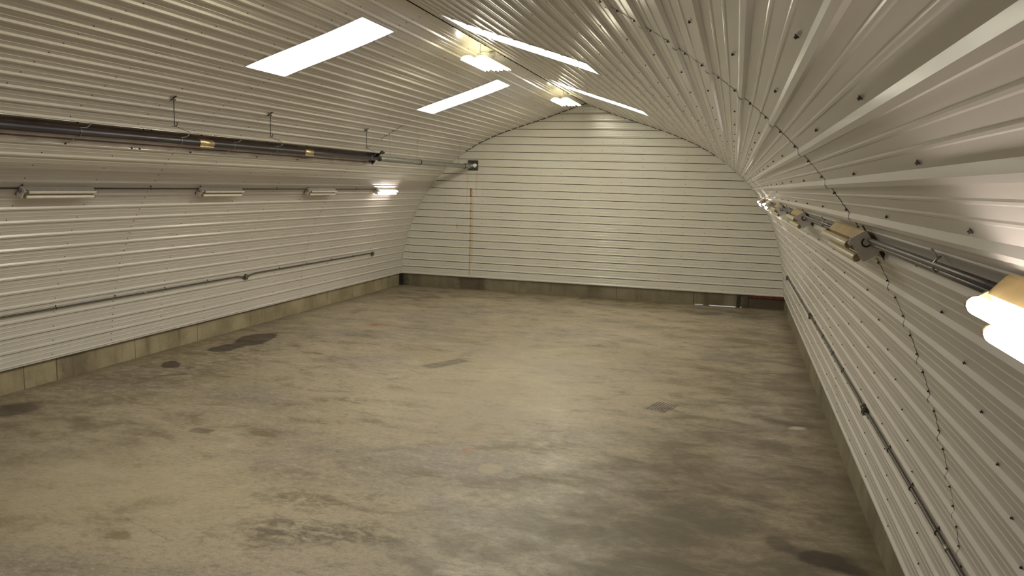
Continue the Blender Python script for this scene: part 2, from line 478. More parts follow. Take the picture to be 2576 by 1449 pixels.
class MB:
    """collects shapes into one mesh, in world coordinates"""
    def __init__(self):
        self.v = []; self.f = []; self.sm = []

    def add(self, vs, fs, smooth=False):
        k = len(self.v)
        self.v += [tuple(p) for p in vs]
        self.f += [tuple(i + k for i in f) for f in fs]
        self.sm += [smooth] * len(fs)
        return self

    def box(self, c, size, ax=None):
        """box centred at c; ax = three axis vectors"""
        ax = ax or (Vector((1, 0, 0)), Vector((0, 1, 0)), Vector((0, 0, 1)))
        c = Vector(c)
        vs = []
        for sx in (-.5, .5):
            for sy in (-.5, .5):
                for sz in (-.5, .5):
                    vs.append(c + ax[0] * sx * size[0] + ax[1] * sy * size[1] + ax[2] * sz * size[2])
        return self.add(vs, [(0, 1, 3, 2), (4, 6, 7, 5), (0, 4, 5, 1), (2, 3, 7, 6), (0, 2, 6, 4), (1, 5, 7, 3)])

    def cbox(self, c, size, ax=None, ch=0.004):
        """box with chamfered edges round its third axis outline (octagonal plate)"""
        ax = ax or (Vector((1, 0, 0)), Vector((0, 1, 0)), Vector((0, 0, 1)))
        c = Vector(c)
        a, b2, h = size[0] / 2, size[1] / 2, size[2] / 2
        pts = [(a - ch, -b2), (a, -b2 + ch), (a, b2 - ch), (a - ch, b2), (-a + ch, b2), (-a, b2 - ch), (-a, -b2 + ch), (-a + ch, -b2)]
        rings = []
        for (z, s) in ((-h, 1.0), (h - ch * 0.6, 1.0), (h, 1.0 - ch * 0.6 / max(a, b2))):
            rings.append([c + ax[0] * x * s + ax[1] * y * s + ax[2] * z for x, y in pts])
        return self.loft(rings, caps=True)

    def loft(self, rings, caps=True, smooth=False, closed=True):
        n = len(rings[0])
        vs = [p for r in rings for p in r]
        fs = []
        for i in range(len(rings) - 1):
            for j in range(n if closed else n - 1):
                a = i * n + j; b2 = i * n + (j + 1) % n
                fs.append((a, b2, b2 + n, a + n))
        k = len(self.v)
        self.add(vs, fs, smooth)
        if caps:
            self.f.append(tuple(k + j for j in range(n))[::-1]); self.sm.append(False)
            self.f.append(tuple(k + (len(rings) - 1) * n + j for j in range(n))); self.sm.append(False)
        return self

    def tube(self, pts, r, n=10, smooth=True, caps=True):
        pts = [Vector(p) for p in pts]
        rs = r if isinstance(r, (list, tuple)) else [r] * len(pts)
        rings = []
        up = None
        for i, p in enumerate(pts):
            d = (pts[min(i + 1, len(pts) - 1)] - pts[max(i - 1, 0)]).normalized()
            if up is None:
                up = Vector((0, 0, 1)) if abs(d.z) < 0.9 else Vector((1, 0, 0))
            u = (up - d * up.dot(d)).normalized()
            w = d.cross(u)
            up = u
            rings.append([p + (u * math.cos(2 * PI * j / n) + w * math.sin(2 * PI * j / n)) * rs[i] for j in range(n)])
        return self.loft(rings, caps, smooth)

    def build(self, name, mat, parent=None, origin=None):
        me = bpy.data.meshes.new(name)
        o = bpy.data.objects.new(name, me)
        C.objects.link(o)
        base = Vector((0, 0, 0))
        if parent is not None:
            o.parent = parent
            base = abs_loc(parent)
        if origin is not None:
            o.location = Vector(origin) - base
            base = Vector(origin)
        me.from_pydata([tuple(Vector(p) - base) for p in self.v], [], self.f)
        me.polygons.foreach_set('use_smooth', self.sm)
        me.materials.append(mat)
        me.update()
        return o


def abs_loc(o):
    v = Vector(o.location)
    while o.parent is not None:
        o = o.parent
        v = v + Vector(o.location)
    return v


def copy_tree(o, parent=None, shift=None):
    c2 = o.copy()
    C.objects.link(c2)
    c2.parent = parent
    if shift is not None:
        c2.location = Vector(o.location) + Vector(shift)
    for ch in list(o.children):
        copy_tree(ch, c2)
    return c2


# ------------------------------------------------------------------ arch profile (s = arc length up the wall)
ZB = 0.395
P_ = 0.2286
CX = {-1: [2.4930731412005247e-06, -4.9718515514491284e-05, 0.0002799933867477678, -0.00010401267744735558, -0.007265530949877787, 0.12575339229642757, -0.0009771193059775814, -5.832826955031637],
      1: [4.875810241670569e-06, -0.00014008010353266988, 0.001411263702383814, -0.004853511371629797, -0.001583926520625025, -0.058820587480219455, -0.07018677672027414, 5.831435902566135]}
CZ = {-1: [-1.5020406275668969e-05, 0.0004003728123810721, -0.003984685151874587, 0.019133407483647356, -0.052773371458978494, 0.04803175606354818, 0.9789893728211684, 0.39501495131077385],
      1: [-2.9237865882527323e-07, -2.0305731953741347e-05, 0.0006419601880192393, -0.00516826092287412, 0.00796776193640154, -0.014256384787364403, 1.000180961208886, 0.39495115531463815]}
SMAX = {-1: 8.5685, 1: 8.6362}


def pv(c, s):
    r = 0.0
    for k in c:
        r = r * s + k
    return r


def prof(side, s, y=0.0):
    x = pv(CX[side], s)
    if side > 0:      # the right wall bows out slightly towards the near end
        x += 0.085 * min(1.0, -y / 19.0) * math.exp(-((s - 3.2) / 1.3) ** 2)
    return Vector((x, y, pv(CZ[side], s)))


def frame(side, s, y=0.0):
    """point, tangent up the arch, inward normal"""
    p = prof(side, s, y)
    d = (prof(side, s + 0.01, y) - prof(side, s - 0.01, y)).normalized()
    n = Vector((d.z, 0, -d.x)) if side < 0 else Vector((-d.z, 0, d.x))
    return p, d, n


def at(side, s, y, off=0.0, up=0.0):
    p, d, n = frame(side, s, y)
    return p + n * off + d * up


YN = -24.4     # near end of the hall
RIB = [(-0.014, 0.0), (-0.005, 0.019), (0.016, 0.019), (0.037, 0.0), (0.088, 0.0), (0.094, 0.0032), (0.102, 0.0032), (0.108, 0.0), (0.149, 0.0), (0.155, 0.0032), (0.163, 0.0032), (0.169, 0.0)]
RIB_SHADOW = [(-0.0165, 0.0), (-0.0155, -0.010), (-0.0095, -0.010), (-0.0085, 0.0)]   # groove added under each rib to draw its shadow line
RIB_L = RIB_SHADOW + [(-0.007, 0.019)] + RIB[2:]
RIB_E = [(-0.020, 0.0), (-0.019, -0.022), (-0.006, -0.022), (-0.005, 0.016)] + [(0.012, 0.019)] + RIB[3:]  # end wall: added groove below each rib stands in for its shadow
HOLES = {-1: [(5.94, 7.93, -13.10, -12.03), (5.94, 7.93, -6.87, -5.83), (5.94, 7.93, -19.35, -18.30)],
         1: [(6.05, 8.21, -12.83, -11.78), (6.05, 8.21, -6.45, -5.28), (6.05, 8.21, -19.15, -18.10)]}  # third opening per side: unseen, follows the spacing, added to light the near end


def hsh(*a):
    x = math.sin(sum(v * w for v, w in zip(a, (12.9898, 78.233, 37.719, 4.581)))) * 43758.5453
    return x - math.floor(x)


def sheet(mb, side, s0, s1, holes=(), ridge_flat=None, rib=None):
    rib = rib or RIB
    ss = []
    k = 0
    end = s1
    while True:
        for (ds, off) in rib:
            s = k * P_ + ds
            if s0 - 1e-6 <= s <= end + 1e-6:
                ss.append((s, off, k))
        k += 1
        if k * P_ > end + 0.1:
            break
    if not ss or ss[0][0] > s0 + 1e-4: ss.insert(0, (s0, 0.0, int(s0 / P_)))
    if ss[-1][0] < s1 - 1e-4: ss.append((s1, 0.0, int(s1 / P_)))
    if ridge_flat:
        ss = [(s, (0.0 if s > ridge_flat else o), k) for s, o, k in ss]
    for h in holes:
        ss = [q for q in ss if abs(q[0] - h[0]) > 0.004 and abs(q[0] - h[1]) > 0.004]
        ss += [(h[0], 0.0, -1), (h[1], 0.0, -1)]
    ss = sorted(set(ss))
    fr = 1.2192
    ys = set([YN, -0.004])
    j = 0
    while -fr * j > YN:
        if j: ys.add(round(-fr * j, 4))
        ys.add(round(-fr * (j + 0.5), 4)) if -fr * (j + .5) > YN else None
        j += 1
    for h in holes:
        ys.add(h[2]); ys.add(h[3])
    laps = [-6.08, -12.18, -18.28]
    ys = sorted(ys)
    # three sheet lengths overlap; each is its own strip so the lap edge shows
    bounds = [YN] + sorted(laps) + [-0.004]
    for bi in range(len(bounds) - 1):
        a, b2 = bounds[bi], bounds[bi + 1]
        yy = sorted(set([a] + [y for y in ys if a + 0.02 < y < b2 - 0.02] + [b2 + (0.05 if b2 < -1 else 0.0)]))
        lift = 0.0022 * (bi % 2)
        vs = []
        for (s, off, k) in ss:
            for y in yy:
                jit = (hsh(k, round(y, 2), side, round(off * 1000)) - 0.5) * (0.0008 if off > 0.01 else 0.0013)
                p, d, n = frame(side, s, y)
                vs.append(p + n * (off + jit + lift))
        m = len(yy)
        fs = []
        for i in range(len(ss) - 1):
            for q in range(m - 1):
                sm_ = (ss[i][0] + ss[i + 1][0]) / 2; ym = (yy[q] + yy[q + 1]) / 2
                if any(h[0] < sm_ < h[1] and h[2] < ym < h[3] for h in holes):
                    continue
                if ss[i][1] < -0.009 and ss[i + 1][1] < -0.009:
                    continue      # back of the shadow groove left open to the dark skin
                fs.append((i * m + q, i * m + q + 1, (i + 1) * m + q + 1, (i + 1) * m + q))
        mb.add(vs, fs)


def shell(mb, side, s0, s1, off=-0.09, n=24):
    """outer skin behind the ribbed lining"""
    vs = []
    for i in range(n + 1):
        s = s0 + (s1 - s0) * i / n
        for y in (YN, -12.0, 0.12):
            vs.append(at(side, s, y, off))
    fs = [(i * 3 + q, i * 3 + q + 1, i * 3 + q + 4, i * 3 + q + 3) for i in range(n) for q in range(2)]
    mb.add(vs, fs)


S_SPLIT = P_ * 16 - 0.017
structs = []
for side, nm in ((-1, 'wall_left'), (1, 'wall_right')):
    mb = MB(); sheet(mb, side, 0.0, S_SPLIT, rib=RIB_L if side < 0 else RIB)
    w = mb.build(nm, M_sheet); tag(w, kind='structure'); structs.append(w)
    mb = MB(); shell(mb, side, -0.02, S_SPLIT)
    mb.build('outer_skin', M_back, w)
wall = {-1: structs[0], 1: structs[1]}
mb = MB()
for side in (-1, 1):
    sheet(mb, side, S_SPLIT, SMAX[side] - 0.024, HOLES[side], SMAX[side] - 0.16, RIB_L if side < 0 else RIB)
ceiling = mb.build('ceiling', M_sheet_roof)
tag(ceiling, kind='structure')
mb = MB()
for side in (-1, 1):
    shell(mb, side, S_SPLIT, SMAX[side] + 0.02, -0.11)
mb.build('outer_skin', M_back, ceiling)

# dark seam along the ridge
mb = MB()
for j in range(41):
    pass
mb.box((-0.035, YN / 2, 5.728), (0.10, -YN - 0.02, 0.010))
for j in range(60):
    y = -0.25 - j * 0.4064
    if y > YN:
        mb.box((-0.035 + (hsh(j, 3) - .5) * .02, y, 5.712), (0.018, 0.03, 0.014))
tag(mb.build('trim_1', M_back), kind='structure')


# ------------------------------------------------------------------ end wall
def half_width(side, z):
    lo, hi = 0.0, SMAX[side]
    for _ in range(40):
        mid = (lo + hi) / 2
        if pv(CZ[side], mid) < z: lo = mid
        else: hi = mid
    return pv(CX[side], (lo + hi) / 2)


def end_wall(mb, y, sgn, ztop=5.73):
    pts = []
    for k in range(0, 25):
        for (dz, off) in RIB_E:
            z = ZB + k * P_ + dz
            if ZB <= z <= ztop: pts.append((z, off))
    pts = [(ZB, 0.0)] + [p for p in pts if p[0] > ZB + 1e-4] + [(ztop, 0.0)]
    vs = []
    for (z, off) in pts:
        xl, xr = half_width(-1, z) - 0.015, half_width(1, z) + 0.015
        for q in range(9):
            vs.append((xl + (xr - xl) * q / 8, y - sgn * (off + (hsh(round(z * 100), q) - .5) * 0.0003), z))
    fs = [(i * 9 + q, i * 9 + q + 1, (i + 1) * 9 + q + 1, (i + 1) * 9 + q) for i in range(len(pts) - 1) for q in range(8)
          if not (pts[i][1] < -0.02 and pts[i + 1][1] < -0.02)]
    mb.add(vs, fs)


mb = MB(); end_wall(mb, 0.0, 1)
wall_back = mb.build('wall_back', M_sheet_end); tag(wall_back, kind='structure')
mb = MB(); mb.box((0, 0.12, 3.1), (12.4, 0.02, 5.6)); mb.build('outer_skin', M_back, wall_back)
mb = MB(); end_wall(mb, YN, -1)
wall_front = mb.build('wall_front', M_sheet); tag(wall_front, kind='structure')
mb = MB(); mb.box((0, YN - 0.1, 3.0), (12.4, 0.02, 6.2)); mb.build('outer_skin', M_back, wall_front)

# arch trims where lining meets end wall
for ti, side in ((2, -1), (3, 1)):
    mb = MB()
    rings = []
    for i in range(61):
        s = S_SPLIT * 1.25 * i / 60
        p, d, n = frame(side, s, 0)
        rings.append([p + n * a + Vector((0, b2, 0)) for a, b2 in ((0.0, -0.035), (0.026, -0.035), (0.030, -0.020), (0.030, 0.0), (0.0, 0.0))])
    mb.loft(rings, True)
    tag(mb.build('trim_%d' % ti, M_trim), kind='structure')
for ti, side in ((4, -1), (5, 1)):
    mb = MB(); rings = []
    for i in range(181):
        s = S_SPLIT * 1.25 + (SMAX[side] - S_SPLIT * 1.25) * i / 180
        p, d, n = frame(side, s, 0)
        k = 0.012 + 0.012 * hsh(i, side)
        rings.append([p + n * a + Vector((0, b2, 0)) for a, b2 in ((-0.005, -0.028), (k, -0.028), (k, 0.0), (-0.005, 0.0))])
    mb.loft(rings, True)
    tag(mb.build('trim_%d' % ti, M_foam), kind='structure')
# bottom channel of the linings
mb = MB(); mb.box((0, -0.008, ZB - 0.004), (11.66, 0.034, 0.022)); tag(mb.build('trim_6', M_trim), kind='structure')
for ti, side in ((7, -1), (8, 1)):
    mb = MB(); mb.box((side * 5.832, YN / 2, ZB - 0.004), (0.034, -YN - 0.04, 0.020)); tag(mb.build('trim_%d' % ti, M_trim), kind='structure')

# ------------------------------------------------------------------ floor, curbs, ground outside
mb = MB()
mb.box((0, YN / 2 - 0.2, -0.06), (12.6, -YN + 0.52, 0.12))
floor = mb.build('floor', M_floor); tag(floor, kind='structure')
mb = MB(); mb.box((-6.02, YN / 2, ZB / 2 - 0.01), (0.28, -YN + 0.4, ZB - 0.01)); tag(mb.build('baseboard_left', M_curbL), kind='structure')
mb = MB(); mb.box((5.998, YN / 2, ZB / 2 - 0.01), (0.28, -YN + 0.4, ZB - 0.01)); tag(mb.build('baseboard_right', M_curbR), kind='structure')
mb = MB()
for (x0, x1, z0) in ((-5.88, 3.39, -0.01), (3.39, 3.63, 0.018), (3.63, 3.80, -0.01), (3.80, 4.70, 0.018), (4.70, 5.858, -0.01)):
    dd = 0.16 if z0 < 0 else 0.022
    mb.box(((x0 + x1) / 2, 0.02 + dd / 2, (z0 + ZB - 0.015) / 2), (x1 - x0, dd, ZB - 0.015 - z0))
# raised pilaster and corner fillet
mb.box((4.80, 0.012, ZB / 2 - 0.01), (0.13, 0.02, ZB - 0.03))
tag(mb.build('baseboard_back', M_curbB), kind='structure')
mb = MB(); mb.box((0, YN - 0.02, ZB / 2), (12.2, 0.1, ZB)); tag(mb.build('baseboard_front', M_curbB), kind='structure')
mb = MB(); mb.box((0, 12.07, -0.045), (60, 24, 0.08)); tag(mb.build('ground', M_ground), kind='structure')

# red board and dark post at the foot of the end wall, right corner
mb = MB(); mb.box((5.36, 0.0, ZB - 0.055), (0.95, 0.030, 0.07))
mb.box((5.0, -0.003, ZB - 0.035), (0.2, 0.03, 0.02))
tag(mb.build('red_board', M_redwood), 'red painted board under the end wall cladding at the right corner', 'board')
mb = MB(); mb.box((4.60, 0.0, ZB / 2 + .005), (0.09, 0.035, ZB - 0.03)); mb.box((4.60, -0.012, 0.01), (0.13, 0.05, 0.012))
tag(mb.build('steel_post', M_post), 'short dark steel post against the concrete curb near the right corner', 'post')
mb = MB(); mb.box((-5.80, -0.002, ZB / 2), (0.07, 0.035, ZB - 0.03)); mb.box((-5.86, -0.05, ZB / 2), (0.025, 0.09, ZB - 0.03))
tag(mb.build('steel_post', M_post), 'short dark steel corner post against the concrete curb in the left corner', 'post')

# ------------------------------------------------------------------ daylight panels
wi = 1
for side in (-1, 1):
    for h in HOLES[side]:
        s0, s1, y0, y1 = h
        w = empty('window_%d' % wi, tuple(at(side, (s0 + s1) / 2, (y0 + y1) / 2)), None, None)
        tag(w, kind='structure'); wi += 1
        mb = MB(); vs = []
        for i in range(7):
            s = s0 + 0.02 + (s1 - s0 - 0.04) * i / 6
            for y in (y0 + 0.02, y1 - 0.02): vs.append(at(side, s, y, -0.004))
        mb.add(vs, [(i * 2, i * 2 + 1, i * 2 + 3, i * 2 + 2) for i in range(6)])
        mb.build('daylight_panel', M_sky, w)
        mb = MB()
        # four rails: inner lip and outer flange
        for (ya, yb) in ((y0 - 0.012, y0 + 0.024), (y1 - 0.024, y1 + 0.012)):
            rings = []
            for i in range(13):
                s = s0 - 0.012 + (s1 - s0 + 0.024) * i / 12
                rings.append([at(side, s, ya, -0.05), at(side, s, yb, -0.05), at(side, s, yb, 0.012), at(side, s, ya, 0.012)])
            mb.loft(rings, True)
        for (sa, sb) in ((s0 - 0.012, s0 + 0.024), (s1 - 0.024, s1 + 0.012)):
            mb.loft([[at(side, sa, y, -0.05), at(side, sb, y, -0.05), at(side, sb, y, 0.012), at(side, sa, y, 0.012)] for y in (y0 + 0.024, y1 - 0.024)], True)
        mb.build('window_frame', M_trim, w)
        mb = MB()
        for (ya, yb) in ((y0 - 0.05, y0 - 0.012), (y1 + 0.012, y1 + 0.05)):
            mb.loft([[at(side, s0 - 0.05 + (s1 - s0 + 0.1) * i / 12, ya, -0.03), at(side, s0 - 0.05 + (s1 - s0 + 0.1) * i / 12, yb, -0.03)] for i in range(13)], False, closed=False)
        mb.build('shadow_gap', M_back, w)

# ------------------------------------------------------------------ screws
scr_me = None


def screw_geo(mb, p, t_, n_, r=0.0085):
    b_ = t_.cross(n_)
    ring = lambda rad, h, m: [p + (t_ * math.cos(2 * PI * j / m) + b_ * math.sin(2 * PI * j / m)) * rad + n_ * h for j in range(m)]
    mb.loft([ring(r, 0.0, 8), ring(r, 0.002, 8), ring(r * 0.75, 0.003, 8)], True)
    mb.loft([ring(r * 0.58, 0.003, 6), ring(r * 0.55, 0.0095, 6)], True)


mb = MB(); screw_geo(mb, Vector((0, 0, 0)), Vector((1, 0, 0)), Vector((0, 0, 1)))
scr_me = bpy.data.meshes.new('screw')
scr_me.from_pydata([tuple(v) for v in mb.v], [], mb.f)
scr_me.materials.append(M_screw)
campos = Vector((4.368863, -23.028672, 3.316654))


def place_screws(parent, lst):
    def vis(p):
        d = p - campos
        z = d.dot(FW)
        if z < 0.1: return False
        x = d.dot(RX) / z; y = d.dot(DN) / z
        return abs(x) < 0.66 and abs(y) < 0.38
    lst = [q for q in lst if vis(q[0])]
    lst.sort(key=lambda q: (q[0] - campos).length)
    base = abs_loc(parent)
    for (p, t_, n_) in lst[:100]:
        o = bpy.data.objects.new('screw', scr_me)
        C.objects.link(o); o.parent = parent
        m = Matrix((t_, n_.cross(t_), n_)).transposed().to_4x4()
        m.translation = p - base
        o.matrix_local = m
    rest = lst[100:]
    if rest:
        mb = MB()
        for (p, t_, n_) in rest: screw_geo(mb, p, t_, n_)
        o = mb.build('screw', M_screw, parent); tag(o, kind='stuff')


L_wall = {-1: [], 1: []}; L_ceil = []
for side in (-1, 1):
    k = 0
    while k * P_ + 0.06 < SMAX[side] - 0.05:
        for j in range(0, 21):
            y = -1.2192 * j + 0.0 + (0.03 if j == 0 else 0)
            y += (hsh(k, j, side) - .5) * 0.03
            if j == 0: y = -0.10
            s = k * P_ + 0.058 + (hsh(j, k, side, 2) - .5) * 0.01
            if any(h[0] - .06 < s < h[1] + .06 and h[2] - .06 < y < h[3] + .06 for h in HOLES[side]): continue
            p, d, n = frame(side, s, y)
            q = (p + n * 0.003, d, n)
            (L_wall[side] if s < S_SPLIT else L_ceil).append(q)
            if j in (5, 10, 15):   # laps carry a second screw per rib
                s2 = s + 0.115
                if s2 > SMAX[side] - 0.05: continue
                if any(h[0] - .06 < s2 < h[1] + .06 and h[2] - .06 < y < h[3] + .06 for h in HOLES[side]): continue
                p, d, n = frame(side, s2, y)
                (L_wall[side] if s2 < S_SPLIT else L_ceil).append((p + n * 0.003, d, n))
        k += 1
place_screws(wall[-1], L_wall[-1]); place_screws(wall[1], L_wall[1]); place_screws(ceiling, L_ceil)
Lb = []
for k in range(0, 23):
    z = ZB + k * P_ + 0.075
    xl, xr = half_width(-1, z), half_width(1, z)
    x = -5.5 + (0.3 if k % 2 else 0)
    for i in range(20):
        x = -5.6 + i * 0.6096
        if xl + .1 < x < xr - .1: Lb.append((Vector((x, -0.003, z)), Vector((0, 0, 1)), Vector((0, -1, 0))))
place_screws(wall_back, Lb)


# ------------------------------------------------------------------ wall fluorescent fixtures
def make_fixture(side, s, y0, lit, m_house, m_tube, label, group):
    """two tubes on a channel housing; y0 = near end"""
    L = 1.235
    p, d, n = frame(side, s, y0 + L / 2)
    root = empty('fluorescent_light', tuple(p), label, 'light', group)
    yv = Vector((0, 1, 0))
    ax = (d, yv, n)
    def W(t_, y, h): return p + d * t_ + n * h + yv * (y - L / 2)
    mb = MB()
    sec = [(-0.066, 0.019), (-0.066, 0.030), (-0.050, 0.085), (0.050, 0.085), (0.066, 0.030), (0.066, 0.019)]
    mb.loft([[W(a, y, h) for a, h in sec] for y in (0.02, L)], True)
    mb.build('housing', m_house, root)
    mb = MB()
    mb.cbox(W(0.0, 0.008, 0.066), (0.136, 0.092, 0.024), (d, n, yv), 0.006)
    mb.box(W(0.045, 0.014, 0.118), (0.018, 0.03, 0.012), (d, yv, n))
    e = mb.build('end_plate', M_plate, root)
    mb = MB()
    ring = []
    for a in range(13):
        an = a / 12 * PI * 1.5
        ring.append(W(0.012 + 0.021 * math.cos(an), -0.006, 0.050 + 0.021 * math.sin(an)))
    mb.tube(ring, 0.004, 6)
    mb.build('connector', M_rod, e)
    mb = MB()
    mb.box(W(0.07, 0.02, 0.022), (0.05, 0.02, 0.006), (d, yv, n)); mb.build('mounting_tab', M_rod, root)
    mb = MB(); mb.box(W(-0.085, 0.0, 0.012), (0.05, 0.012, 0.02), (d, yv, n))
    mb.build('mounting_tab', M_rod, root)
    for ti, tt in enumerate((0.040, -0.040)):
        mb = MB(); hy = 0.122
        ys = [0.055, 0.060, 0.075, L - 0.03, L - 0.015, L - 0.010]
        rr = [0.014, 0.020, 0.0225, 0.0225, 0.020, 0.014]
        if lit: rr = [v * 1.05 for v in rr]
        mb.tube([W(tt, y, hy) for y in ys], rr, 14)
        mb.build('tube', M_tubeon if lit else m_tube, root)
        for y in (0.045, L - 0.004):
            mb = MB()
            mb.box(W(tt, y, 0.098), (0.030, 0.014, 0.034), (d, yv, n))
            mb.tube([W(tt, y - 0.012, hy), W(tt, y + 0.012, hy)], 0.020, 10)
            mb.build('socket', M_socket, root)
    return root


SL, SR = 2.845, 2.86
FYL = [-14.66, -10.99, -7.30, -3.80]
whichL = ['unlit cream two-tube fixture nearest the left edge of the photo on the left wall', 'unlit cream two-tube fixture second along the left wall from the photo edge',
          'unlit cream two-tube fixture on the left wall next to the lit one', 'glowing two-tube fixture on the left wall near the end wall']
for y, lb in zip(FYL, whichL):
    make_fixture(-1, SL, y, y > -4, M_creamhouse, M_tubeleft, lb, 'two-tube wall lights on the left wall')
FYR = [-22.13, -18.72, -15.06, -11.40, -7.74, -4.10]
whichR = ['large glowing two-tube fixture with yellowed top at the right edge of the photo', 'unlit yellowed two-tube fixture on the right wall, the nearest unlit one',
          'unlit yellowed two-tube fixture on the right wall, middle one of the three unlit', 'small unlit yellowed two-tube fixture on the right wall, just before the far glowing ones',
          'glowing two-tube fixture far down the right wall beside the unlit ones', 'farthest glowing two-tube fixture on the right wall, next to the end wall']
for i, (y, lb) in enumerate(zip(FYR, whichR)):
    make_fixture(1, SR, y, i in (0, 4, 5), M_yellow, M_tubeoff, lb, 'two-tube wall lights on the right wall')


# ------------------------------------------------------------------ conduits
def clamp(parent, side, s, y, r, off):
    p, d, n = frame(side, s, y)
    mb = MB()
    pts = []
    for a in range(9):
        an = PI * a / 8
        pts.append(p + n * (off + math.sin(an) * (r + 0.003)) + d * math.cos(an) * (r + 0.003))
    mb.tube(pts, 0.0035, 6)
    mb.box(p + n * (0.022) + d * (r + 0.017), (0.026, 0.018, 0.005), (d, Vector((0, 1, 0)), n))
    screw_geo(mb, p + n * 0.024 + d * (r + 0.019), d, n, 0.007)
    mb.build('pipe_clamp', M_rod, parent)


def conduit_run(name, side, s, y0, y1, r, off, label, clamps, bends=(), couplings=(), pts=None, group=None):
    p0 = at(side, s, (y0 + y1) / 2, off)
    root = empty(name, tuple(p0), label, 'conduit', group)
    mb = MB()
    if pts is None:
        m = max(2, int(abs(y1 - y0) / 1.2))
        pts = [at(side, s, y0 + (y1 - y0) * i / m, off) for i in range(m + 1)]
        if 'start' in bends: pts = [at(side, s - 0.028, y0, off), at(side, s - 0.026, y0 + 0.05, off), at(side, s - 0.004, y0 + 0.22, off), at(side, s, y0 + 0.28, off)] + pts[1:]
        if 'end' in bends: pts = pts[:-1] + [at(side, s, y1 - 0.28, off), at(side, s - 0.004, y1 - 0.22, off), at(side, s - 0.026, y1 - 0.05, off), at(side, s - 0.028, y1, off)]
    mb.tube(pts, r, 12)
    mb.build('pipe', M_conduit, root)
    for y in clamps: clamp(root, side, s, y, r, off)
    for y in couplings:
        mb = MB(); mb.tube([at(side, s, y - 0.03, off), at(side, s, y + 0.03, off)], r * 1.22, 12)
        mb.build('coupling', M_boxpale, root)
    return root


offc = 0.019 + 0.0165
# left upper run links the four fixtures
segL = [(-22.9, -14.69), (-13.41, -11.02), (-9.74, -7.33), (-6.05, -3.83)]
lblL = ['grey conduit running out of the photo from the near left wall fixture', 'grey conduit between the first and second unlit fixtures on the left wall',
        'grey conduit between the second and third unlit fixtures on the left wall', 'grey conduit between the third unlit and the glowing left wall fixture']
for (a, b2), lb in zip(segL, lblL):
    cl = [a + 0.9, b2 - 0.9] if abs(b2 - a) < 3 else [-15.9, -17.1]
    cl = cl if abs(b2 - a) > 2.6 else [(a + b2) / 2]
    conduit_run('conduit', -1, SL + 0.045, a, b2, 0.0125, offc + 0.004, lb, cl, group='conduits between the left wall lights')
# right upper run: a pair of pipes side by side
segR = [(-20.89, -18.75), (-17.48, -15.09), (-13.82, -11.43), (-10.16, -7.77), (-6.50, -4.13)]
lblR = ['pair of grey conduits leading from the large glowing fixture at the right photo edge', 'pair of grey conduits between the nearest and middle unlit right wall fixtures',
        'short-looking pair of grey conduits between the middle and small unlit right wall fixtures', 'tiny pair of grey conduits reaching the first far glowing right wall fixture',
        'tiny pair of grey conduits between the two far glowing right wall fixtures']
for (a, b2), lb in zip(segR, lblR):
    root = empty('conduit_pair', tuple(at(1, SR, (a + b2) / 2, offc)), lb, 'conduit', 'conduit pairs between the right wall lights')
    for ds in (0.0125, -0.0135):
        mb = MB(); mb.tube([at(1, SR + ds + 0.008, a + (b2 - a) * i / 3, offc) for i in range(4)], 0.0122, 12); mb.build('pipe', M_conduit, root)
    mb = MB()
    ym = a + (b2 - a) * 0.36
    pts = [at(1, SR + 0.008 + math.cos(PI * q / 8) * 0.031, ym, 0.008 + math.sin(PI * q / 8) * 0.042) for q in range(9)]
    mb.tube(pts, 0.004, 6)
    p, d, n = frame(1, SR + 0.055, ym); mb.box(p + n * 0.02, (0.04, 0.02, 0.006), (d, Vector((0, 1, 0)), n))
    mb.build('pipe_clamp', M_galv, root)

# low runs with outlet boxes
SBL, SBR = 0.800, 0.868
conduit_run('conduit', -1, SBL + 0.03, -8.385, -2.39, 0.0135, offc, 'low grey conduit on the left wall between the two outlet boxes', [-7.18, -5.97, -4.75, -3.56], bends=('start',), group='low conduits on the left wall')
conduit_run('conduit', -1, SBL + 0.015, -23.5, -8.535, 0.0135, offc, 'long low grey conduit on the left wall running to the photo edge', [-13.41, -12.19, -10.97, -9.75], bends=('end',), couplings=(-11.5,), group='low conduits on the left wall')
conduit_run('conduit', 1, SBR - 0.01, -9.025, -2.78, 0.0135, offc, 'far low grey conduit on the right wall reaching the corner box', [-7.3, -5.2, -4.0], bends=('start',), group='low conduits on the right wall')
conduit_run('conduit', 1, SBR + 0.012, -14.925, -9.18, 0.0135, offc, 'middle low grey conduit on the right wall between two outlet boxes', [-13.4, -12.4, -11.2, -10.0], bends=('start',), couplings=(-11.8, -12.15), group='low conduits on the right wall')
conduit_run('conduit', 1, SBR + 0.012, -22.8, -15.075, 0.0135, offc, 'near low grey conduit on the right wall running off the bottom of the photo', [-16.3, -17.15, -17.9], bends=('end',), couplings=(-18.12,), group='low conduits on the right wall')


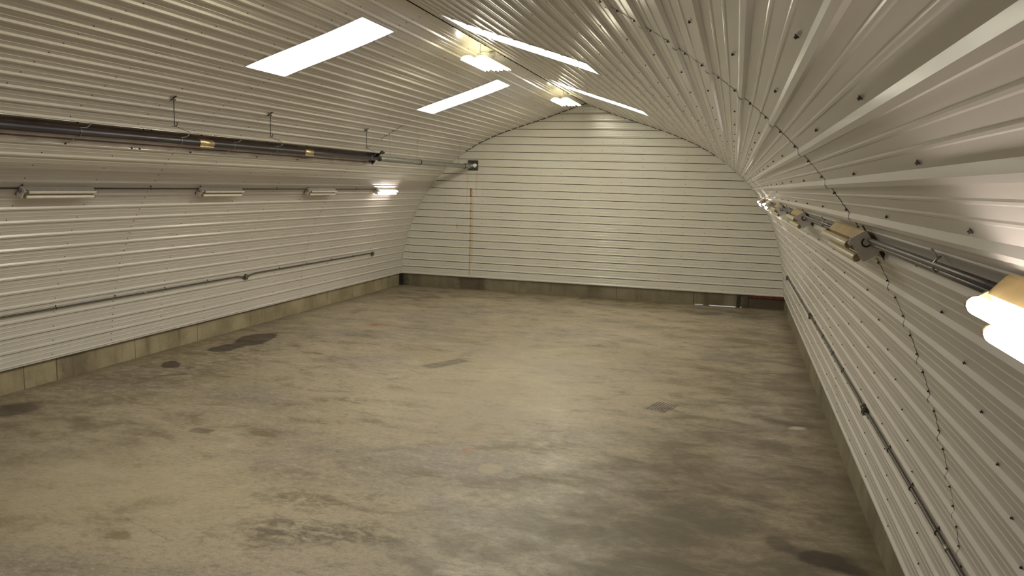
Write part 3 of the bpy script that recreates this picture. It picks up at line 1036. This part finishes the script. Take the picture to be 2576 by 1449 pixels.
def outlet_box(side, s, y, label, group):
    p, d, n = frame(side, s, y)
    yv = Vector((0, 1, 0))
    root = empty('outlet_box', tuple(p), label, 'electrical box', group)
    mb = MB()
    oc = lambda r, h, sy=1.0: [p + n * h + d * r * a + yv * r * b2 * sy for a, b2 in ((1, .42), (.42, 1), (-.42, 1), (-1, .42), (-1, -.42), (-.42, -1), (.42, -1), (1, -.42))]
    mb.loft([oc(0.055, 0.004), oc(0.055, 0.052), oc(0.052, 0.056)], True)
    mb.build('box_body', M_box, root)
    mb = MB()
    mb.cbox(p + n * 0.060, (0.115, 0.075, 0.008), (d, yv, n), 0.006)
    o = mb.build('cover_plate', M_boxpale, root)
    mb = MB()
    for a in (0.024, -0.024):
        mb.cbox(p + n * 0.066 + d * a, (0.032, 0.034, 0.006), (d, yv, n), 0.008)
    mb.build('socket_face', M_post, o)
    mb = MB()
    for sg in (-1, 1):
        mb = MB(); mb.tube([p + n * offc + yv * sg * 0.05, p + n * offc + yv * sg * 0.078], 0.018, 10)
        mb.build('pipe_connector', M_conduit, root)
    mb = MB(); mb.box(p + n * 0.012 - d * 0.07, (0.05, 0.02, 0.006), (d, yv, n))
    mb.build('mounting_tab', M_rod, root)
    return root


outlet_box(-1, 0.775, -8.46, 'grey metal outlet box on the left wall midway along the low conduit', 'outlet boxes on the low conduits')
outlet_box(-1, 0.800, -2.31, 'small grey metal outlet box ending the low conduit near the left corner', 'outlet boxes on the low conduits')
outlet_box(1, 0.824, -2.70, 'tiny grey outlet box low on the right wall at the far corner', 'outlet boxes on the low conduits')
outlet_box(1, 0.872, -9.10, 'grey outlet box on the right wall, second from the far corner', 'outlet boxes on the low conduits')
outlet_box(1, 0.868, -15.0, 'largest-looking grey outlet box on the right wall, nearest the foreground', 'outlet boxes on the low conduits')

# ------------------------------------------------------------------ radiant tube heater
HX, HZ = -3.50, 3.80
heater = empty('tube_heater', (HX, -11.5, HZ), 'long dark radiant tube heater with tilted reflector hung along the left ceiling', 'heater')
mb = MB(); mb.tube([(HX, y, HZ) for y in (-22.5, -15, -10, -6.62)], 0.051, 24); mb.build('heater_tube', M_heattube, heater)
un = Vector((0.78, 0, -0.62)).normalized()      # opening looks down into the room
ud = Vector((0.62, 0, 0.78)).normalized()       # across the opening
cen = Vector((HX, 0, HZ))


def rpt(a, h, y, e=0.0):
    v = cen + ud * a + un * h
    v.y = y
    return v


prof_r = [(0.165, 0.028), (0.152, 0.020), (0.128, -0.035), (0.060, -0.088), (-0.060, -0.088), (-0.128, -0.035), (-0.152, 0.020), (-0.172, 0.028)]
seg_y = [-22.5, -18.9, -15.25, -12.2, -9.55, -6.75]
mb = MB()
for i in range(len(seg_y) - 1):
    a, b2 = seg_y[i], seg_y[i + 1] + (0.12 if i < len(seg_y) - 2 else 0)
    g = 1.0 + (0.012 if i % 2 else 0.0)
    inner = [(x * g, h * g) for x, h in prof_r]
    outer = [(x * (g + 0.006), h * g - 0.0025) for x, h in prof_r][::-1]
    mb.loft([[rpt(x, h, y) for x, h in inner + outer] for y in (a, b2)], True)
mb.build('reflector', M_refl, heater)
for (aa, hh) in ((0.168, 0.030), (-0.175, 0.030)):
    mb = MB(); mb.tube([rpt(aa, hh, y) for y in (-22.5, -14, -6.76)], 0.006, 8); mb.build('highlight_lip', M_cap, heater)  # bright rods added along both rims to draw their highlight
mb = MB()
mb.loft([[rpt(x, h, y) for x, h in prof_r] for y in (-6.75, -6.735)], True)
mb.box(rpt(0.175, 0.02, -6.66), (0.06, 0.16, 0.012), (ud, Vector((0, 1, 0)), un))
mb.box(rpt(0.15, -0.03, -6.62), (0.10, 0.10, 0.012), (ud, Vector((0, 1, 0)), un))
mb.build('end_cap', M_reflend, heater)
mb = MB(); mb.tube([(HX, -6.64, HZ), (HX, -6.56, HZ)], [0.058, 0.058], 20); mb.build('tube_collar', M_reflend, heater)
for (a, b2) in ((-12.83, -12.5), (-9.82, -9.52)):
    mb = MB(); mb.tube([(HX, a, HZ), (HX, b2, HZ)], 0.0555, 24)
    mb.box((HX + .03, (a + b2) / 2, HZ - .055), (0.02, b2 - a, 0.016))
    o = mb.build('coupling', M_alu, heater); o['label'] = 'pale golden coupling band'
for y in (-15.08, -13.25, -12.0, -10.79, -7.05):
    mb = MB()
    pts = [rpt(0.150, 0.024, y + 0.10), rpt(0.10, 0.03, y + 0.06)] + [rpt(0.062 * math.cos(q), 0.062 * math.sin(q), y) for q in [PI * 0.15 * i for i in range(0, 7)]] + [rpt(-0.10, 0.04, y - 0.05), rpt(-0.158, 0.03, y - 0.12)]
    mb.tube(pts, 0.004, 6)
    mb.build('wire_clip', M_galv, heater)
for (y, ye) in ((-13.36, -13.10), (-10.93, -10.67), (-7.25, -6.95), (-16.9, -16.6)):
    mb = MB()
    q = at(-1, 4.86, y, 0.02)
    xh, zt = -3.48, q.z
    mb.tube([(xh, y, zt - 0.01), (xh, y, 4.03), (xh, y + 0.012, 4.005), (xh, y + 0.035, 4.000), (xh, y + 0.055, 4.015), (xh, y + 0.06, 4.06)], 0.0062, 8)
    o = mb.build('hanger_rod', M_rod, heater)
    mb = MB(); p, d, n = frame(-1, 4.86, y)
    mb.box(q + n * 0.0, (0.12, 0.03, 0.008), (d, Vector((0, 1, 0)), n)); mb.box(q + Vector((0, 0.0, -0.02)), (0.02, 0.09, 0.02))
    mb.build('ceiling_bracket', M_rod, o)
    mb = MB(); mb.tube([(xh, y + 0.03, 4.0), (xh + 0.02, ye - 0.06, 3.955), (xh + 0.05, ye - 0.02, 3.94), rpt(0.150, 0.0, ye)], 0.0035, 6)
    mb.tube([(xh, y - 0.06, 4.0 - 0.0), (xh, y + 0.03, 4.0)], 0.003, 6)
    mb.build('hook_wire', M_rod, o)
for y in (-13.95, -14.1, -15.2, -12.9, -11.2, -9.9):
    mb = MB(); mb.box(rpt(-0.165, 0.034, y), (0.02, 0.012, 0.02), (ud, Vector((0, 1, 0)), un)); mb.box(rpt(0.16, 0.034, y), (0.02, 0.012, 0.02), (ud, Vector((0, 1, 0)), un))
    mb.build('clip', M_rod, heater)

# ------------------------------------------------------------------ exhaust duct
duct = empty('exhaust_duct', (HX, -3.3, 3.80), 'galvanised round exhaust duct from the heater to a plate on the end wall', 'duct')
mb = MB()
pts = []; rr = []
y = -6.56
i = 0
while y < -0.75:
    pts.append((HX, y, 3.80)); rr.append(0.066 if i % 2 else 0.0625)
    y += 0.045; i += 1
mb.tube(pts, rr, 20, smooth=False)
mb.build('spiral_pipe', M_galv, duct)
mb = MB(); mb.tube([(HX, -0.80, 3.80), (HX, -0.03, 3.835)], 0.078, 22); mb.build('wall_sleeve', M_galv, duct)
for y in (-4.22, -0.82):
    mb = MB(); mb.tube([(HX, y - 0.02, 3.80), (HX, y + 0.02, 3.80)], 0.071, 20); mb.build('collar', M_rod, duct)
mb = MB(); mb.cbox((-3.475, -0.032, 3.848), (0.32, 0.31, 0.012), (Vector((1, 0, 0)), Vector((0, 0, 1)), Vector((0, -1, 0))), 0.008)
for sx in (-.14, .14):
    for sz in (-.135, .135): screw_geo(mb, Vector((-3.475 + sx, -0.039, 3.848 + sz)), Vector((1, 0, 0)), Vector((0, -1, 0)), 0.006)
mb.build('wall_plate', M_plate_dk, duct)
mb = MB(); mb.tube([(-3.405, -0.040, 3.845), (-3.395, -0.13, 3.845), (-3.39, -0.145, 3.845)], [0.075, 0.07, 0.045], 20); mb.build('end_cap', M_cap, duct)
for (y, s_, m_) in ((-5.97, 4.84, M_whiterod), (-4.38, 4.95, M_galv), (-1.26, 4.86, M_galv)):
    q = at(-1, s_, y, 0.02)
    mb = MB(); mb.tube([(q.x, y, q.z), (HX + .01, y, q.z - 0.10), (HX, y, 3.865)], 0.007 if m_ is M_whiterod else 0.004, 8)
    ring = [(HX + 0.069 * math.cos(a * PI / 8), y, 3.80 + 0.069 * math.sin(a * PI / 8)) for a in range(17)]
    mb.tube(ring, 0.003, 6)
    o = mb.build('hanger_rod', m_, duct)

# ------------------------------------------------------------------ ridge lamps
def ridge_lamp(x, y, z, label):
    L, Wd = 1.40, 0.25
    root = empty('hanging_lamp', (x, y, z), label, 'lamp', 'hanging lamps under the ridge')
    for sg in (-1, 1):
        mb = MB()
        cx = x + sg * (Wd / 2 + 0.003)
        tilt = sg * 0.0
        arc = [(cx + Wd / 2 * math.cos(a * PI / 12) * 1.0, z + 0.005 + 0.075 * math.sin(a * PI / 12)) for a in range(13)]
        arc2 = [(cx + (Wd / 2 - 0.003) * math.cos(a * PI / 12), z + 0.005 + 0.072 * math.sin(a * PI / 12)) for a in range(12, -1, -1)]
        mb.loft([[Vector((px, yy, pz)) for px, pz in arc + arc2] for yy in (y - L / 2, y + L / 2)], True)
        mb.build('reflector_wing', M_lampshade, root)
        for dx in (-0.055, 0.055):
            mb = MB(); mb.tube([(cx + dx, y + yy, z + 0.03) for yy in (-L / 2 + 0.03, L / 2 - 0.03)], 0.019, 12); mb.build('tube', M_lamp, root)
    mb = MB(); mb.cbox((x, y, z + 0.055), (0.05, L - 0.2, 0.05)); mb.build('ballast_channel', M_creamhouse, root)
    mb = MB(); mb.tube([(x, y - L / 2 + 0.3, z + 0.08), (x, y - L / 2 + 0.3, 5.70)], 0.004, 6)
    mb.tube([(x, y + L / 2 - 0.3, z + 0.08), (x, y + L / 2 - 0.3, 5.70)], 0.004, 6)
    mb.build('hanger_chain', M_galv, root)
    mb = MB()
    mb.tube([(x - 0.02, y - 0.25, z + 0.08), (x - 0.08, y - 0.3, z + 0.16), (x - 0.04, y - 0.1, z + 0.24), (x - 0.02, y + 0.30, 5.66)], 0.006, 8)
    mb.build('power_cord', M_whiterod, root)
    mb = MB(); mb.cbox((x - 0.02, y + 0.36, 5.668), (0.10, 0.10, 0.055), None, 0.02)
    mb.build('junction_box', M_galv, root)
    return root


ridge_lamp(-0.06, -9.40, 5.385, 'near glowing lamp hanging under the ridge between the first pair of daylight panels')
ridge_lamp(0.04, -3.08, 5.385, 'far glowing lamp hanging under the ridge above the end wall')
ridge_lamp(-0.03, -15.5, 5.385, 'glowing lamp hanging under the ridge, unseen, added to light the near end')  # unseen lamp, follows the spacing, added to brighten the near end
